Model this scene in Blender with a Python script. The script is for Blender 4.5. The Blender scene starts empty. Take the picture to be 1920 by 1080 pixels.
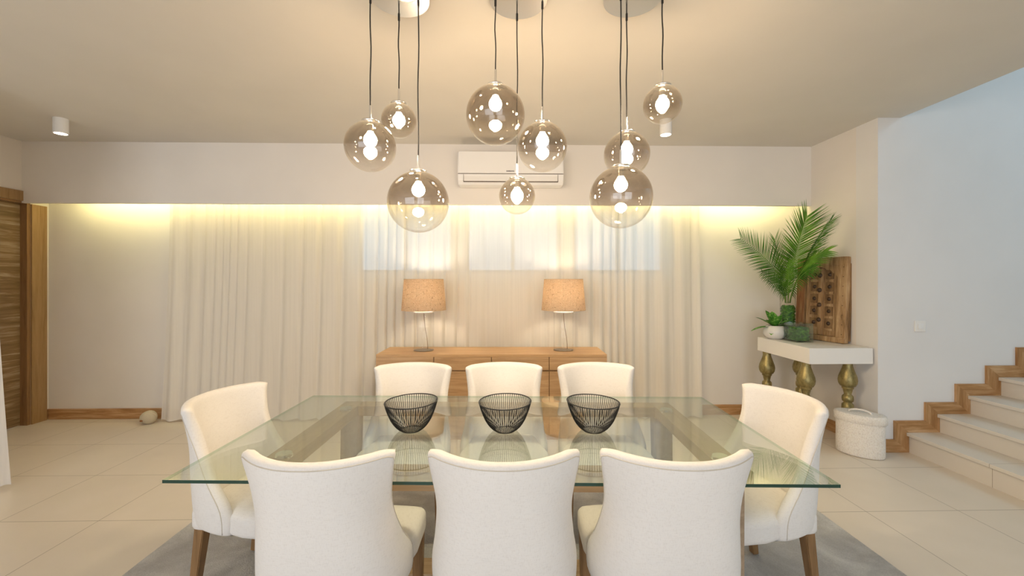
import bpy, bmesh, math, random
from mathutils import Vector, Matrix
random.seed(7)
R = math.radians
sc = bpy.context.scene
col = sc.collection
H, FPX = 1.472, 769.0

# ------------------------------------------------------------------ camera, sky, lights, exposure
cd = bpy.data.cameras.new('camera'); cam = bpy.data.objects.new('camera', cd); col.objects.link(cam)
cam.location = (0, 0, H); cam.rotation_euler = (R(90), 0, R(-1.2))
cd.sensor_width = 36.0; cd.lens = FPX / 1920 * 36; cd.shift_y = -13 / 1920; cd.clip_start = 0.02
sc.camera = cam

vs = sc.view_settings
vs.view_transform = 'Standard'; vs.look = 'None'; vs.gamma = 1.0; vs.use_curve_mapping = False
vs.exposure = 0.54
sc.cycles.use_denoising = True
sc.cycles.max_bounces = 14; sc.cycles.transparent_max_bounces = 24
sc.cycles.diffuse_bounces = 5; sc.cycles.glossy_bounces = 5; sc.cycles.transmission_bounces = 8
sc.cycles.caustics_reflective = False; sc.cycles.caustics_refractive = False
sc.cycles.sample_clamp_indirect = 6.0

w = bpy.data.worlds.new('sky'); sc.world = w; w.use_nodes = True
nt = w.node_tree; bg = nt.nodes['Background']
bg.inputs['Color'].default_value = (0.58, 0.79, 1.0, 1); bg.inputs['Strength'].default_value = 0.95

def area(name, loc, rot, sx, sy, power, color, spread=180):
    l = bpy.data.lights.new(name, 'AREA'); l.shape = 'RECTANGLE'; l.size = sx; l.size_y = sy
    l.energy = power; l.color = color; l.spread = R(spread)
    o = bpy.data.objects.new(name, l); col.objects.link(o); o.location = loc; o.rotation_euler = rot
    return o
# daylight through the big rear window (left) and the rear door (right)
area('daylight_rear_left', (-2.6, -3.4, 1.35), (R(90), 0, 0), 3.8, 2.3, 54, (0.94, 0.945, 1.0))
area('daylight_rear_right', (1.6, -3.4, 1.35), (R(90), 0, 0), 2.4, 2.3, 30, (0.94, 0.945, 1.0))
# daylight falling down the stair well from the upper floor windows
area('daylight_stairwell', (7.0, 1.4, 5.25), (R(42), 0, R(12)), 2.6, 1.8, 60, (0.52, 0.79, 1.0))

WARM = (1.0, 0.76, 0.50)
PEND_W, LAMP_W, SPOT_W, LED_E = 10.0, 5.0, 9.0, 30.0

# ------------------------------------------------------------------ helpers
def link(name, me, parent=None, loc=(0, 0, 0), rot=(0, 0, 0)):
    o = bpy.data.objects.new(name, me); col.objects.link(o)
    o.location = loc; o.rotation_euler = rot
    if parent: o.parent = parent
    return o
def tag(o, label, cat=None, group=None, kind=None):
    o['label'] = label
    if cat: o['category'] = cat
    if group: o['group'] = group
    if kind: o['kind'] = kind
    return o
def thing(name, label, cat, loc=(0, 0, 0), rz=0, group=None, rot=None):
    o = bpy.data.objects.new(name, None); col.objects.link(o); o.empty_display_size = .1
    o.location = loc; o.rotation_euler = rot if rot else (0, 0, rz)
    return tag(o, label, cat, group)
def copy_tree(root, loc, rz=None, label=None, rot=None):
    r = root.copy(); col.objects.link(r); r.location = loc
    if rot: r.rotation_euler = rot
    elif rz is not None: r.rotation_euler = (0, 0, rz)
    if label: r['label'] = label
    for ch in list(root.children):
        c = ch.copy(); col.objects.link(c); c.parent = r
        for g in list(ch.children):
            d = g.copy(); col.objects.link(d); d.parent = c
    return r
def struct(name, bm, m, parent=None, **k):
    o = obj(name, bm, m, parent, **k)
    if not parent: o['kind'] = 'structure'
    return o
def obj(name, bm, m, parent=None, smooth=False, loc=(0, 0, 0), rot=(0, 0, 0), mods=None):
    bmesh.ops.recalc_face_normals(bm, faces=bm.faces)
    me = bpy.data.meshes.new(name); bm.to_mesh(me); bm.free()
    for mm in (m if isinstance(m, (list, tuple)) else [m]): me.materials.append(mm)
    if smooth:
        for p in me.polygons: p.use_smooth = True
    return link(name, me, parent, loc, rot)
def B(): return bmesh.new()
def add_box(bm, x0, x1, y0, y1, z0, z1, bev=0, seg=2, mat=0):
    r = bmesh.ops.create_cube(bm, size=1)
    for v in r['verts']:
        v.co = Vector(((x0 + x1) / 2 + v.co.x * (x1 - x0), (y0 + y1) / 2 + v.co.y * (y1 - y0), (z0 + z1) / 2 + v.co.z * (z1 - z0)))
    fs = list({f for v in r['verts'] for f in v.link_faces})
    for f in fs: f.material_index = mat
    if bev:
        es = list({e for v in r['verts'] for e in v.link_edges})
        bmesh.ops.bevel(bm, geom=es, offset=bev, segments=seg, affect='EDGES', profile=.5)
    return bm
def box(*a, **k): return add_box(B(), *a, **k)
def add_lathe(bm, prof, seg=32, cx=0, cy=0, mat=0, cap=False):
    rings = []
    for (r, z) in prof:
        if r < 1e-5: rings.append([bm.verts.new((cx, cy, z))])
        else: rings.append([bm.verts.new((cx + r * math.cos(2 * math.pi * i / seg), cy + r * math.sin(2 * math.pi * i / seg), z)) for i in range(seg)])
    for a, b in zip(rings, rings[1:]):
        for i in range(seg):
            j = (i + 1) % seg
            if len(a) == 1 and len(b) == 1: continue
            if len(a) == 1: f = bm.faces.new((a[0], b[j], b[i]))
            elif len(b) == 1: f = bm.faces.new((a[i], a[j], b[0]))
            else: f = bm.faces.new((a[i], a[j], b[j], b[i]))
            f.material_index = mat
    return bm
def add_tube(bm, pts, r, seg=8, closed=False, mat=0, cap=True):
    pts = [Vector(p) for p in pts]; n = len(pts)
    rr = r if isinstance(r, (list, tuple)) else [r] * n
    rings = []; up = None
    for i, p in enumerate(pts):
        if closed: t = pts[(i + 1) % n] - pts[i - 1]
        else: t = pts[min(i + 1, n - 1)] - pts[max(i - 1, 0)]
        t.normalize()
        if up is None:
            up = Vector((0, 0, 1)) if abs(t.z) < .9 else Vector((1, 0, 0))
        s = t.cross(up).normalized(); up = s.cross(t).normalized()
        rings.append([bm.verts.new(p + (s * math.cos(2 * math.pi * k / seg) + up * math.sin(2 * math.pi * k / seg)) * rr[i]) for k in range(seg)])
    for i in range(n if closed else n - 1):
        a, b = rings[i], rings[(i + 1) % n]
        for k in range(seg):
            f = bm.faces.new((a[k], a[(k + 1) % seg], b[(k + 1) % seg], b[k])); f.material_index = mat
    if not closed and cap:
        bm.faces.new(rings[0][::-1]).material_index = mat; bm.faces.new(rings[-1]).material_index = mat
    return bm
def add_prism(bm, poly, axis, a0, a1, mat=0):
    """poly of 2-D points extruded along axis ('x': (y,z), 'y': (x,z), 'z': (x,y))"""
    def P(p, a): return {'x': (a, p[0], p[1]), 'y': (p[0], a, p[1]), 'z': (p[0], p[1], a)}[axis]
    A = [bm.verts.new(P(p, a0)) for p in poly]; Bv = [bm.verts.new(P(p, a1)) for p in poly]
    fs = [bm.faces.new(A), bm.faces.new(Bv[::-1])]
    for i in range(len(poly)):
        j = (i + 1) % len(poly); fs.append(bm.faces.new((A[i], A[j], Bv[j], Bv[i])))
    for f in fs: f.material_index = mat
    return bm
def interp(x, xs, ys):
    if x <= xs[0]: return ys[0]
    for i in range(len(xs) - 1):
        if x <= xs[i + 1]:
            t = (x - xs[i]) / (xs[i + 1] - xs[i]); 
            return ys[i] + (ys[i + 1] - ys[i]) * t
    return ys[-1]
def spl(x, xs, ys):                                   # Catmull-Rom through the points
    n = len(xs)
    if x <= xs[0]: return ys[0]
    if x >= xs[-1]: return ys[-1]
    i = max(k for k in range(n - 1) if xs[k] <= x)
    t = (x - xs[i]) / (xs[i + 1] - xs[i]); d = xs[i + 1] - xs[i]
    def m(k):
        if k == 0: return (ys[1] - ys[0]) / (xs[1] - xs[0])
        if k == n - 1: return (ys[-1] - ys[-2]) / (xs[-1] - xs[-2])
        return (ys[k + 1] - ys[k - 1]) / (xs[k + 1] - xs[k - 1])
    h = (2 * t**3 - 3 * t**2 + 1, t**3 - 2 * t**2 + t, -2 * t**3 + 3 * t**2, t**3 - t**2)
    return h[0] * ys[i] + h[1] * d * m(i) + h[2] * ys[i + 1] + h[3] * d * m(i + 1)

# ------------------------------------------------------------------ materials
def mat(name, color=(.8, .8, .8), rough=.6, metal=0, spec=.5, emit=None, estr=0):
    m = bpy.data.materials.new(name); m.use_nodes = True
    b = m.node_tree.nodes['Principled BSDF']
    b.inputs['Base Color'].default_value = (*color, 1); b.inputs['Roughness'].default_value = rough
    b.inputs['Metallic'].default_value = metal; b.inputs['Specular IOR Level'].default_value = spec
    if emit: b.inputs['Emission Color'].default_value = (*emit, 1); b.inputs['Emission Strength'].default_value = estr
    return m
def N(m, t, **k):
    n = m.node_tree.nodes.new(t)
    for a, v in k.items(): setattr(n, a, v)
    return n
def L(m, a, b): m.node_tree.links.new(a, b)
def bsdf(m): return m.node_tree.nodes['Principled BSDF']
def ramp(m, fac, stops):
    r = N(m, 'ShaderNodeValToRGB'); e = r.color_ramp.elements
    e[0].position, e[0].color = stops[0][0], (*stops[0][1], 1); e[1].position, e[1].color = stops[-1][0], (*stops[-1][1], 1)
    for p, c in stops[1:-1]:
        x = e.new(p); x.color = (*c, 1)
    L(m, fac, r.inputs['Fac']); return r
def coords(m, scale=(1, 1, 1), loc=(0, 0, 0), rot=(0, 0, 0), kind='Object'):
    tc = N(m, 'ShaderNodeTexCoord'); mp = N(m, 'ShaderNodeMapping')
    mp.inputs['Scale'].default_value = scale; mp.inputs['Location'].default_value = loc; mp.inputs['Rotation'].default_value = rot
    L(m, tc.outputs[kind], mp.inputs['Vector']); return mp.outputs['Vector']
def noise(m, vec, scale, detail=4, rough=.5, dist=0):
    n = N(m, 'ShaderNodeTexNoise'); n.inputs['Scale'].default_value = scale; n.inputs['Detail'].default_value = detail
    n.inputs['Roughness'].default_value = rough; n.inputs['Distortion'].default_value = dist
    L(m, vec, n.inputs['Vector']); return n.outputs['Fac']
def bump(m, h, strength, dist=.01):
    b = N(m, 'ShaderNodeBump'); b.inputs['Strength'].default_value = strength; b.inputs['Distance'].default_value = dist
    L(m, h, b.inputs['Height']); L(m, b.outputs['Normal'], bsdf(m).inputs['Normal']); return b
def plaster(name, color, rough=.85):
    m = mat(name, color, rough, spec=.2); v = coords(m); n = noise(m, v, 2.2, 3)
    r = ramp(m, n, [(.3, tuple(c * .975 for c in color)), (.7, tuple(min(1, c * 1.015) for c in color))])
    L(m, r.outputs['Color'], bsdf(m).inputs['Base Color']); bump(m, noise(m, v, 160, 2), .06, .002); return m
def wood(name, c1, c2, c3, axis='x', scale=1.0, rough=.5, streak=14, contrast=(.3, .5, .72)):
    m = mat(name, c1, rough, spec=.35)
    s = {'x': (.9, streak, streak), 'y': (streak, .9, streak), 'z': (streak, streak, .9)}[axis]
    v = coords(m, tuple(q * scale for q in s)); a = noise(m, v, 1.6, 6, .62, .9)
    v2 = coords(m, tuple(q * scale * 4 for q in s)); b = noise(m, v2, 2.0, 3, .6)
    mx = N(m, 'ShaderNodeMath', operation='MULTIPLY_ADD'); L(m, b, mx.inputs[0]); mx.inputs[1].default_value = .3
    L(m, a, mx.inputs[2]); sb = N(m, 'ShaderNodeMath', operation='SUBTRACT'); L(m, mx.outputs[0], sb.inputs[0]); sb.inputs[1].default_value = .15
    r = ramp(m, sb.outputs[0], [(contrast[0], c1), (contrast[1], c2), (contrast[2], c3)])
    L(m, r.outputs['Color'], bsdf(m).inputs['Base Color']); bump(m, a, .15, .004); return m
def cloth_weave(m, scale=420, strength=.25):
    v = coords(m); 
    a = noise(m, coords(m, (1, 1, .12)), scale, 2); b = noise(m, coords(m, (.12, .12, 1)), scale, 2)
    ad = N(m, 'ShaderNodeMath', operation='ADD'); L(m, a, ad.inputs[0]); L(m, b, ad.inputs[1]); return ad.outputs[0]
def schlick(m, f0=.04, boost=None):
    lw = N(m, 'ShaderNodeLayerWeight'); lw.inputs['Blend'].default_value = .5
    p = N(m, 'ShaderNodeMath', operation='POWER'); L(m, lw.outputs['Facing'], p.inputs[0]); p.inputs[1].default_value = 5
    q = N(m, 'ShaderNodeMath', operation='MULTIPLY_ADD'); L(m, p.outputs[0], q.inputs[0]); q.inputs[1].default_value = 1 - f0; q.inputs[2].default_value = f0
    return q.outputs[0]
def thin_glass(name, tint=(.97, .98, .97), f0=.04, rough=0.0):
    m = bpy.data.materials.new(name); m.use_nodes = True; t = m.node_tree; t.nodes.remove(bsdf(m))
    tr = N(m, 'ShaderNodeBsdfTransparent'); tr.inputs['Color'].default_value = (*tint, 1)
    gl = N(m, 'ShaderNodeBsdfAnisotropic'); gl.inputs['Roughness'].default_value = rough
    mx = N(m, 'ShaderNodeMixShader'); L(m, schlick(m, f0), mx.inputs[0]); L(m, tr.outputs[0], mx.inputs[1]); L(m, gl.outputs[0], mx.inputs[2])
    L(m, mx.outputs[0], t.nodes['Material Output'].inputs['Surface']); return m

M = {}
M['wall'] = plaster('warm white plaster', (.81, .765, .705))
M['wall_stair'] = plaster('white stair plaster', (.80, .785, .765))
M['ceil'] = plaster('ceiling paint', (.71, .68, .62))
M['white'] = mat('white lacquer', (.86, .835, .79), .35)
M['white_metal'] = mat('white painted metal', (.85, .84, .82), .4)
M['oak'] = wood('oak', (.36, .215, .10), (.50, .315, .165), (.60, .40, .225), 'x', 1, .45)
M['oak_top'] = wood('oak top', (.42, .25, .11), (.54, .335, .165), (.62, .40, .21), 'x', 1, .4)
M['oak_trim'] = wood('oak trim', (.33, .165, .06), (.45, .245, .10), (.60, .38, .20), 'x', 1.1, .4, 10, (.34, .5, .66))
M['oak_trim_z'] = wood('oak trim upright', (.33, .165, .06), (.45, .245, .10), (.60, .38, .20), 'z', 1.1, .4, 10, (.34, .5, .66))
M['oak_trim_y'] = wood('oak trim deep', (.33, .165, .06), (.45, .245, .10), (.60, .38, .20), 'y', 1.1, .4, 10, (.34, .5, .66))
M['door_wood'] = wood('limed oak door', (.19, .12, .055), (.27, .175, .085), (.50, .40, .27), 'y', 1.0, .5, 12, (.35, .52, .72))
M['jamb'] = wood('oak jamb', (.27, .16, .065), (.36, .225, .10), (.42, .27, .13), 'z', 1, .45)
M['leg'] = wood('brown stained leg', (.20, .11, .045), (.28, .155, .065), (.33, .19, .085), 'z', 1.4, .4)
M['frame_wood'] = wood('greyed oak', (.30, .215, .135), (.38, .275, .18), (.44, .33, .22), 'y', 1, .5)
M['frame_wood_x'] = wood('greyed oak x', (.30, .20, .11), (.40, .27, .15), (.46, .32, .19), 'x', 1, .5)
M['chrome'] = mat('brushed chrome', (.80, .80, .79), .18, 1)
M['mirror'] = mat('polished steel', (.72, .72, .71), .22, 1)
M['black_wire'] = mat('black painted wire', (.012, .012, .013), .35)
M['cord'] = mat('black cord', (.01, .01, .01), .6)

# floor tiles
m = M['floor'] = mat('large cream tiles', (.70, .64, .55), .32, spec=.35)
v = coords(m, loc=(2.485, -2.571 + 3, 0))
br = N(m, 'ShaderNodeTexBrick', offset=0.0, squash=1.0); L(m, v, br.inputs['Vector'])
br.inputs['Scale'].default_value = 1; br.inputs['Brick Width'].default_value = .6; br.inputs['Row Height'].default_value = .6
br.inputs['Mortar Size'].default_value = .0022; br.inputs['Mortar Smooth'].default_value = .2; br.inputs['Bias'].default_value = -.3
br.inputs['Color1'].default_value = (.75, .675, .575, 1); br.inputs['Color2'].default_value = (.735, .66, .56, 1); br.inputs['Mortar'].default_value = (.36, .31, .24, 1)
n = noise(m, coords(m), 3.5, 4); mx = N(m, 'ShaderNodeMix', data_type='RGBA', blend_type='MULTIPLY'); mx.inputs['Factor'].default_value = 1
r = ramp(m, n, [(.3, (.95, .95, .94)), (.7, (1, 1, 1))]); L(m, br.outputs['Color'], mx.inputs['A']); L(m, r.outputs['Color'], mx.inputs['B'])
L(m, mx.outputs['Result'], bsdf(m).inputs['Base Color'])
b = N(m, 'ShaderNodeBump'); b.invert = True; b.inputs['Strength'].default_value = .4; b.inputs['Distance'].default_value = .002
L(m, br.outputs['Fac'], b.inputs['Height']); L(m, b.outputs['Normal'], bsdf(m).inputs['Normal'])
# stair tile
m = M['stair'] = mat('cream stair tile', (.72, .665, .58), .35, spec=.35)
v = coords(m, loc=(0, .15, 0)); br = N(m, 'ShaderNodeTexBrick', offset=0.0); 
sw = N(m, 'ShaderNodeSeparateXYZ'); L(m, v, sw.inputs[0]); cb = N(m, 'ShaderNodeCombineXYZ'); L(m, sw.outputs['Y'], cb.inputs['X']); cb.inputs['Y'].default_value = .5
L(m, cb.outputs[0], br.inputs['Vector']); br.inputs['Scale'].default_value = 1; br.inputs['Brick Width'].default_value = .6; br.inputs['Row Height'].default_value = 1
br.inputs['Mortar Size'].default_value = .002; br.inputs['Bias'].default_value = -.3
br.inputs['Color1'].default_value = (.72, .665, .58, 1); br.inputs['Color2'].default_value = (.70, .645, .56, 1); br.inputs['Mortar'].default_value = (.42, .36, .28, 1)
L(m, br.outputs['Color'], bsdf(m).inputs['Base Color'])
# rug
m = M['rug'] = mat('grey rug', (.42, .42, .42), .95, spec=.1)
v = coords(m); a = noise(m, v, 3.2, 5, .6, .6); c = noise(m, v, 150, 3, .8)
ad = N(m, 'ShaderNodeMath', operation='MULTIPLY_ADD'); L(m, c, ad.inputs[0]); ad.inputs[1].default_value = .45; L(m, a, ad.inputs[2])
r = ramp(m, ad.outputs[0], [(.50, (.40, .39, .375)), (.72, (.56, .55, .53)), (.93, (.76, .75, .72))])
L(m, r.outputs['Color'], bsdf(m).inputs['Base Color']); bump(m, c, .9, .01)
# upholstery
m = M['linen'] = mat('off white linen upholstery', (.80, .755, .68), .85, spec=.15)
wv = cloth_weave(m, 420); r = ramp(m, wv, [(.7, (.735, .688, .635)), (1.25, (.80, .757, .705))])
L(m, r.outputs['Color'], bsdf(m).inputs['Base Color']); bump(m, wv, .12, .0015)
bsdf(m).inputs['Sheen Weight'].default_value = .15
M['piping'] = mat('seam piping with groove shadow', (.60, .54, .45), .8)  # real seam line; the groove's shadow is put into its darker colour
# sheer curtain
def curtain_mat(name, color, transp, transl):
    m = bpy.data.materials.new(name); m.use_nodes = True; t = m.node_tree; t.nodes.remove(bsdf(m))
    df = N(m, 'ShaderNodeBsdfDiffuse'); tl = N(m, 'ShaderNodeBsdfTranslucent'); tp = N(m, 'ShaderNodeBsdfTransparent')
    n1 = noise(m, coords(m, (1, 1, .02)), 55, 3, .6); rr = ramp(m, n1, [(.25, tuple(c * .93 for c in color)), (.75, color)])
    L(m, rr.outputs['Color'], df.inputs['Color']); L(m, rr.outputs['Color'], tl.inputs['Color'])
    m1 = N(m, 'ShaderNodeMixShader'); m1.inputs[0].default_value = transl; L(m, df.outputs[0], m1.inputs[1]); L(m, tl.outputs[0], m1.inputs[2])
    m2 = N(m, 'ShaderNodeMixShader'); m2.inputs[0].default_value = transp; L(m, m1.outputs[0], m2.inputs[1]); L(m, tp.outputs[0], m2.inputs[2])
    L(m, m2.outputs[0], t.nodes['Material Output'].inputs['Surface']); return m
M['curtain'] = curtain_mat('sheer linen curtain', (.945, .895, .80), .15, .28)
M['curtain2'] = curtain_mat('white linen curtain', (.90, .87, .83), .04, .45)
# lamp shade
m = M['shade'] = bpy.data.materials.new('burlap shade'); m.use_nodes = True; m.node_tree.nodes.remove(bsdf(m))
h1 = noise(m, coords(m, (1, 1, .08)), 260, 2); h2 = noise(m, coords(m, (.08, .08, 1)), 260, 2)
ad = N(m, 'ShaderNodeMath', operation='ADD'); L(m, h1, ad.inputs[0]); L(m, h2, ad.inputs[1])
rr = ramp(m, ad.outputs[0], [(.78, (.30, .21, .13)), (1.0, (.56, .43, .30)), (1.22, (.84, .72, .55))])
df = N(m, 'ShaderNodeBsdfDiffuse'); tl = N(m, 'ShaderNodeBsdfTranslucent'); L(m, rr.outputs['Color'], df.inputs['Color']); L(m, rr.outputs['Color'], tl.inputs['Color'])
m1 = N(m, 'ShaderNodeMixShader'); m1.inputs[0].default_value = .42; L(m, df.outputs[0], m1.inputs[1]); L(m, tl.outputs[0], m1.inputs[2])
L(m, m1.outputs[0], m.node_tree.nodes['Material Output'].inputs['Surface'])
M['hem'] = mat('shade hem', (.55, .42, .28), .9)
# glasses
M['glass'] = thin_glass('clear glass', (.988, .99, .982), .035)
M['table_glass'] = thin_glass('table glass', (.915, .955, .925), .15)
M['vase_glass'] = thin_glass('vase glass', (.90, .95, .91), .09)
M['window_glass'] = thin_glass('window glass', (.97, .98, .98), .04)
M['glass_edge_light'] = thin_glass('glass edge shown paler', (.62, .76, .66), .05)  # same glass as the dark edge, light passing through painted as tint
m = M['glass_edge'] = mat('dark green glass edge', (.012, .05, .035), .08)
# smoked globe glass: amber-smoke at the top fading to clear at the bottom
m = M['globe'] = bpy.data.materials.new('smoked globe glass'); m.use_nodes = True; m.node_tree.nodes.remove(bsdf(m))
tc = N(m, 'ShaderNodeTexCoord'); sx = N(m, 'ShaderNodeSeparateXYZ'); L(m, tc.outputs['Generated'], sx.inputs[0])
rr = ramp(m, sx.outputs['Z'], [(.02, (.96, .95, .93)), (.35, (.86, .82, .76)), (.62, (.57, .50, .43)), (.95, (.44, .375, .31))])
tr = N(m, 'ShaderNodeBsdfTransparent'); L(m, rr.outputs['Color'], tr.inputs['Color'])
gl = N(m, 'ShaderNodeBsdfAnisotropic'); gl.inputs['Roughness'].default_value = .015; gl.inputs['Color'].default_value = (.95, .92, .88, 1)
mr = N(m, 'ShaderNodeMapRange'); L(m, sx.outputs['Z'], mr.inputs['Value']); mr.inputs['From Min'].default_value = .2; mr.inputs['From Max'].default_value = .8
mr.inputs['To Min'].default_value = 0; mr.inputs['To Max'].default_value = .10
fa = N(m, 'ShaderNodeMath', operation='ADD', use_clamp=True); L(m, schlick(m, .05), fa.inputs[0]); L(m, mr.outputs[0], fa.inputs[1])
mx = N(m, 'ShaderNodeMixShader'); L(m, fa.outputs[0], mx.inputs[0]); L(m, tr.outputs[0], mx.inputs[1]); L(m, gl.outputs[0], mx.inputs[2])
tlg = N(m, 'ShaderNodeBsdfTranslucent'); tlg.inputs['Color'].default_value = (.95, .88, .76, 1); mx2 = N(m, 'ShaderNodeMixShader'); mr2 = N(m, 'ShaderNodeMapRange'); L(m, sx.outputs['Z'], mr2.inputs['Value']); mr2.inputs['From Min'].default_value = .3; mr2.inputs['To Max'].default_value = .007
L(m, mr2.outputs[0], mx2.inputs[0]); L(m, mx.outputs[0], mx2.inputs[1]); L(m, tlg.outputs[0], mx2.inputs[2])
L(m, mx2.outputs[0], m.node_tree.nodes['Material Output'].inputs['Surface'])
def emis(name, color, s):
    m = mat(name, (.9, .88, .84), .5, emit=color, estr=s); return m
M['bulb'] = emis('glowing filament bulb', (1.0, .83, .60), 270)
M['bulb_lamp'] = emis('glowing lamp bulb', (1.0, .84, .62), 120)
M['spot'] = emis('glowing spot lens', (1.0, .87, .70), 14)
M['led'] = emis('led strip light', (1.0, .92, .42), LED_E)
# greens
def leaf(name, a, b, c, sc_=18):
    m = mat(name, a, .45, spec=.4); n = noise(m, coords(m), sc_, 3)
    r = ramp(m, n, [(.3, a), (.5, b), (.72, c)]); L(m, r.outputs['Color'], bsdf(m).inputs['Base Color'])
    bsdf(m).inputs['Subsurface Weight'].default_value = 0; return m
M['palm'] = leaf('palm green', (.05, .15, .012), (.11, .27, .02), (.21, .42, .045), 9)
M['palm_dark'] = leaf('palm dark green', (.03, .11, .012), (.06, .20, .015), (.13, .31, .03), 9)
M['stalk'] = mat('palm stalk', (.17, .30, .05), .5)
M['pot_leaf'] = leaf('variegated leaf', (.03, .14, .015), (.08, .28, .03), (.32, .52, .13), 50)
M['moss'] = leaf('rolled leaf filling', (.015, .07, .01), (.05, .20, .02), (.20, .42, .06), 40)
M['ceramic'] = mat('white glazed ceramic', (.74, .72, .68), .12)
# gold baluster
m = M['gold'] = mat('aged gold leaf', (.36, .29, .12), .42, .75)
n = noise(m, coords(m, (1, 1, .5)), 30, 5, .7); r = ramp(m, n, [(.3, (.20, .16, .065)), (.55, (.36, .295, .125)), (.8, (.50, .43, .22))])
L(m, r.outputs['Color'], bsdf(m).inputs['Base Color']); bump(m, n, .2, .004)
# antique wood
m = M['antique'] = wood('antique weathered wood', (.17, .095, .04), (.36, .215, .10), (.54, .37, .20), 'z', 1.6, .7, 7, (.30, .48, .70))
M['antique_d'] = wood('antique dark wood', (.10, .055, .024), (.22, .125, .055), (.34, .21, .10), 'z', 2.2, .7, 6, (.30, .48, .72))
M['antique_r'] = wood('antique reddish wood', (.16, .06, .022), (.27, .12, .045), (.36, .20, .09), 'z', 1.6, .7, 7, (.30, .48, .70))
M['iron'] = mat('old iron boss', (.07, .04, .022), .55, .3)
# crochet
m = M['crochet'] = mat('white crocheted rope', (.84, .80, .73), .9, spec=.1)
tc = N(m, 'ShaderNodeTexCoord'); 
vo = N(m, 'ShaderNodeTexVoronoi'); vo.inputs['Scale'].default_value = 1
mp = N(m, 'ShaderNodeMapping'); mp.inputs['Scale'].default_value = (150, 150, 80); L(m, tc.outputs['Object'], mp.inputs['Vector']); L(m, mp.outputs[0], vo.inputs['Vector'])
r = ramp(m, vo.outputs['Distance'], [(.35, (.88, .84, .77)), (1.1, (.74, .68, .60))]); L(m, r.outputs['Color'], bsdf(m).inputs['Base Color'])
bb = bump(m, vo.outputs['Distance'], .8, .004); bb.invert = True
m = M['knit'] = mat('beige knitted stone', (.58, .50, .36), .9); wv = N(m, 'ShaderNodeTexWave', bands_direction='Z'); wv.inputs['Scale'].default_value = 40
L(m, coords(m), wv.inputs['Vector']); L(m, wv.outputs['Fac'], N(m, 'ShaderNodeMath').inputs[0]); bump(m, wv.outputs['Fac'], .6, .004)

# ------------------------------------------------------------------ room shell
XL, XR, YB, YS, ZC, YST = -4.852, 3.227, 4.48, 3.468, 2.88, 4.234
YF = -3.6; XE = 8.6
struct('floor', box(XL - .1, XE, YF, YB + .2, -.12, 0), M['floor'])
# far wall with three high window openings
WIN = [(-1.60, -.55), (-.42, .63), (.76, 1.80)]; WZ0, WZ1 = 1.56, 2.62
bm = B(); add_box(bm, XL - .12, XR + .12, YB, YB + .2, 0, WZ0); add_box(bm, XL - .12, XR + .12, YB, YB + .2, WZ1, ZC)
xs = [XL - .12] + [q for p in WIN for q in p] + [XR + .12]
for i in range(0, len(xs), 2): add_box(bm, xs[i], xs[i + 1], YB, YB + .2, WZ0, WZ1)
struct('wall_far', bm, M['wall'])
for k, (a, b_) in enumerate(WIN):
    f = B(); t = .035
    add_box(f, a, b_, YB + .06, YB + .12, WZ0, WZ0 + t); add_box(f, a, b_, YB + .06, YB + .12, WZ1 - t, WZ1)
    add_box(f, a, a + t, YB + .06, YB + .12, WZ0 + t, WZ1 - t); add_box(f, b_ - t, b_, YB + .06, YB + .12, WZ0 + t, WZ1 - t)
    add_box(f, (a + b_) / 2 - .02, (a + b_) / 2 + .02, YB + .06, YB + .12, WZ0 + t, WZ1 - t)
    wf = struct('window_%d' % (k + 1), f, mat('grey window frame', (.42, .44, .45), .4) if k == 0 else bpy.data.materials['grey window frame'])
    obj('pane', box(a + t, b_ - t, YB + .087, YB + .093, WZ0 + t, WZ1 - t), M['window_glass'], wf)
# left wall with door opening
DY0, DY1, DZ = 3.30, 4.31, 2.28
bm = B(); add_box(bm, XL - .16, XL, YF, DY0, 0, ZC); add_box(bm, XL - .16, XL, DY1, YB, 0, ZC); add_box(bm, XL - .16, XL, DY0, DY1, DZ, ZC)
struct('wall_left', bm, M['wall'])
bm = box(XL - .12, XL - .07, DY0 + .03, DY1 - .03, .005, DZ - .02)
dr = struct('door_1', bm, M['door_wood'])
bm = B(); add_box(bm, XL - .15, XL - .0, DY1 - .03, DY1, 0, DZ); add_box(bm, XL - .15, XL, DY0, DY0 + .03, 0, DZ); add_box(bm, XL - .15, XL, DY0 + .03, DY1 - .03, DZ - .02, DZ)
obj('door_jamb', bm, M['leg'], dr)
bm = B(); add_box(bm, XL, XL + .018, DY1, DY1 + .14, 0, 2.26, .002); add_box(bm, XL, XL + .018, DY0 - .12, DY0, 0, DZ + .10, .002); add_box(bm, XL, XL + .018, DY0, YST, DZ, DZ + .10, .002)
struct('trim_1', bm, M['jamb'])
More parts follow.
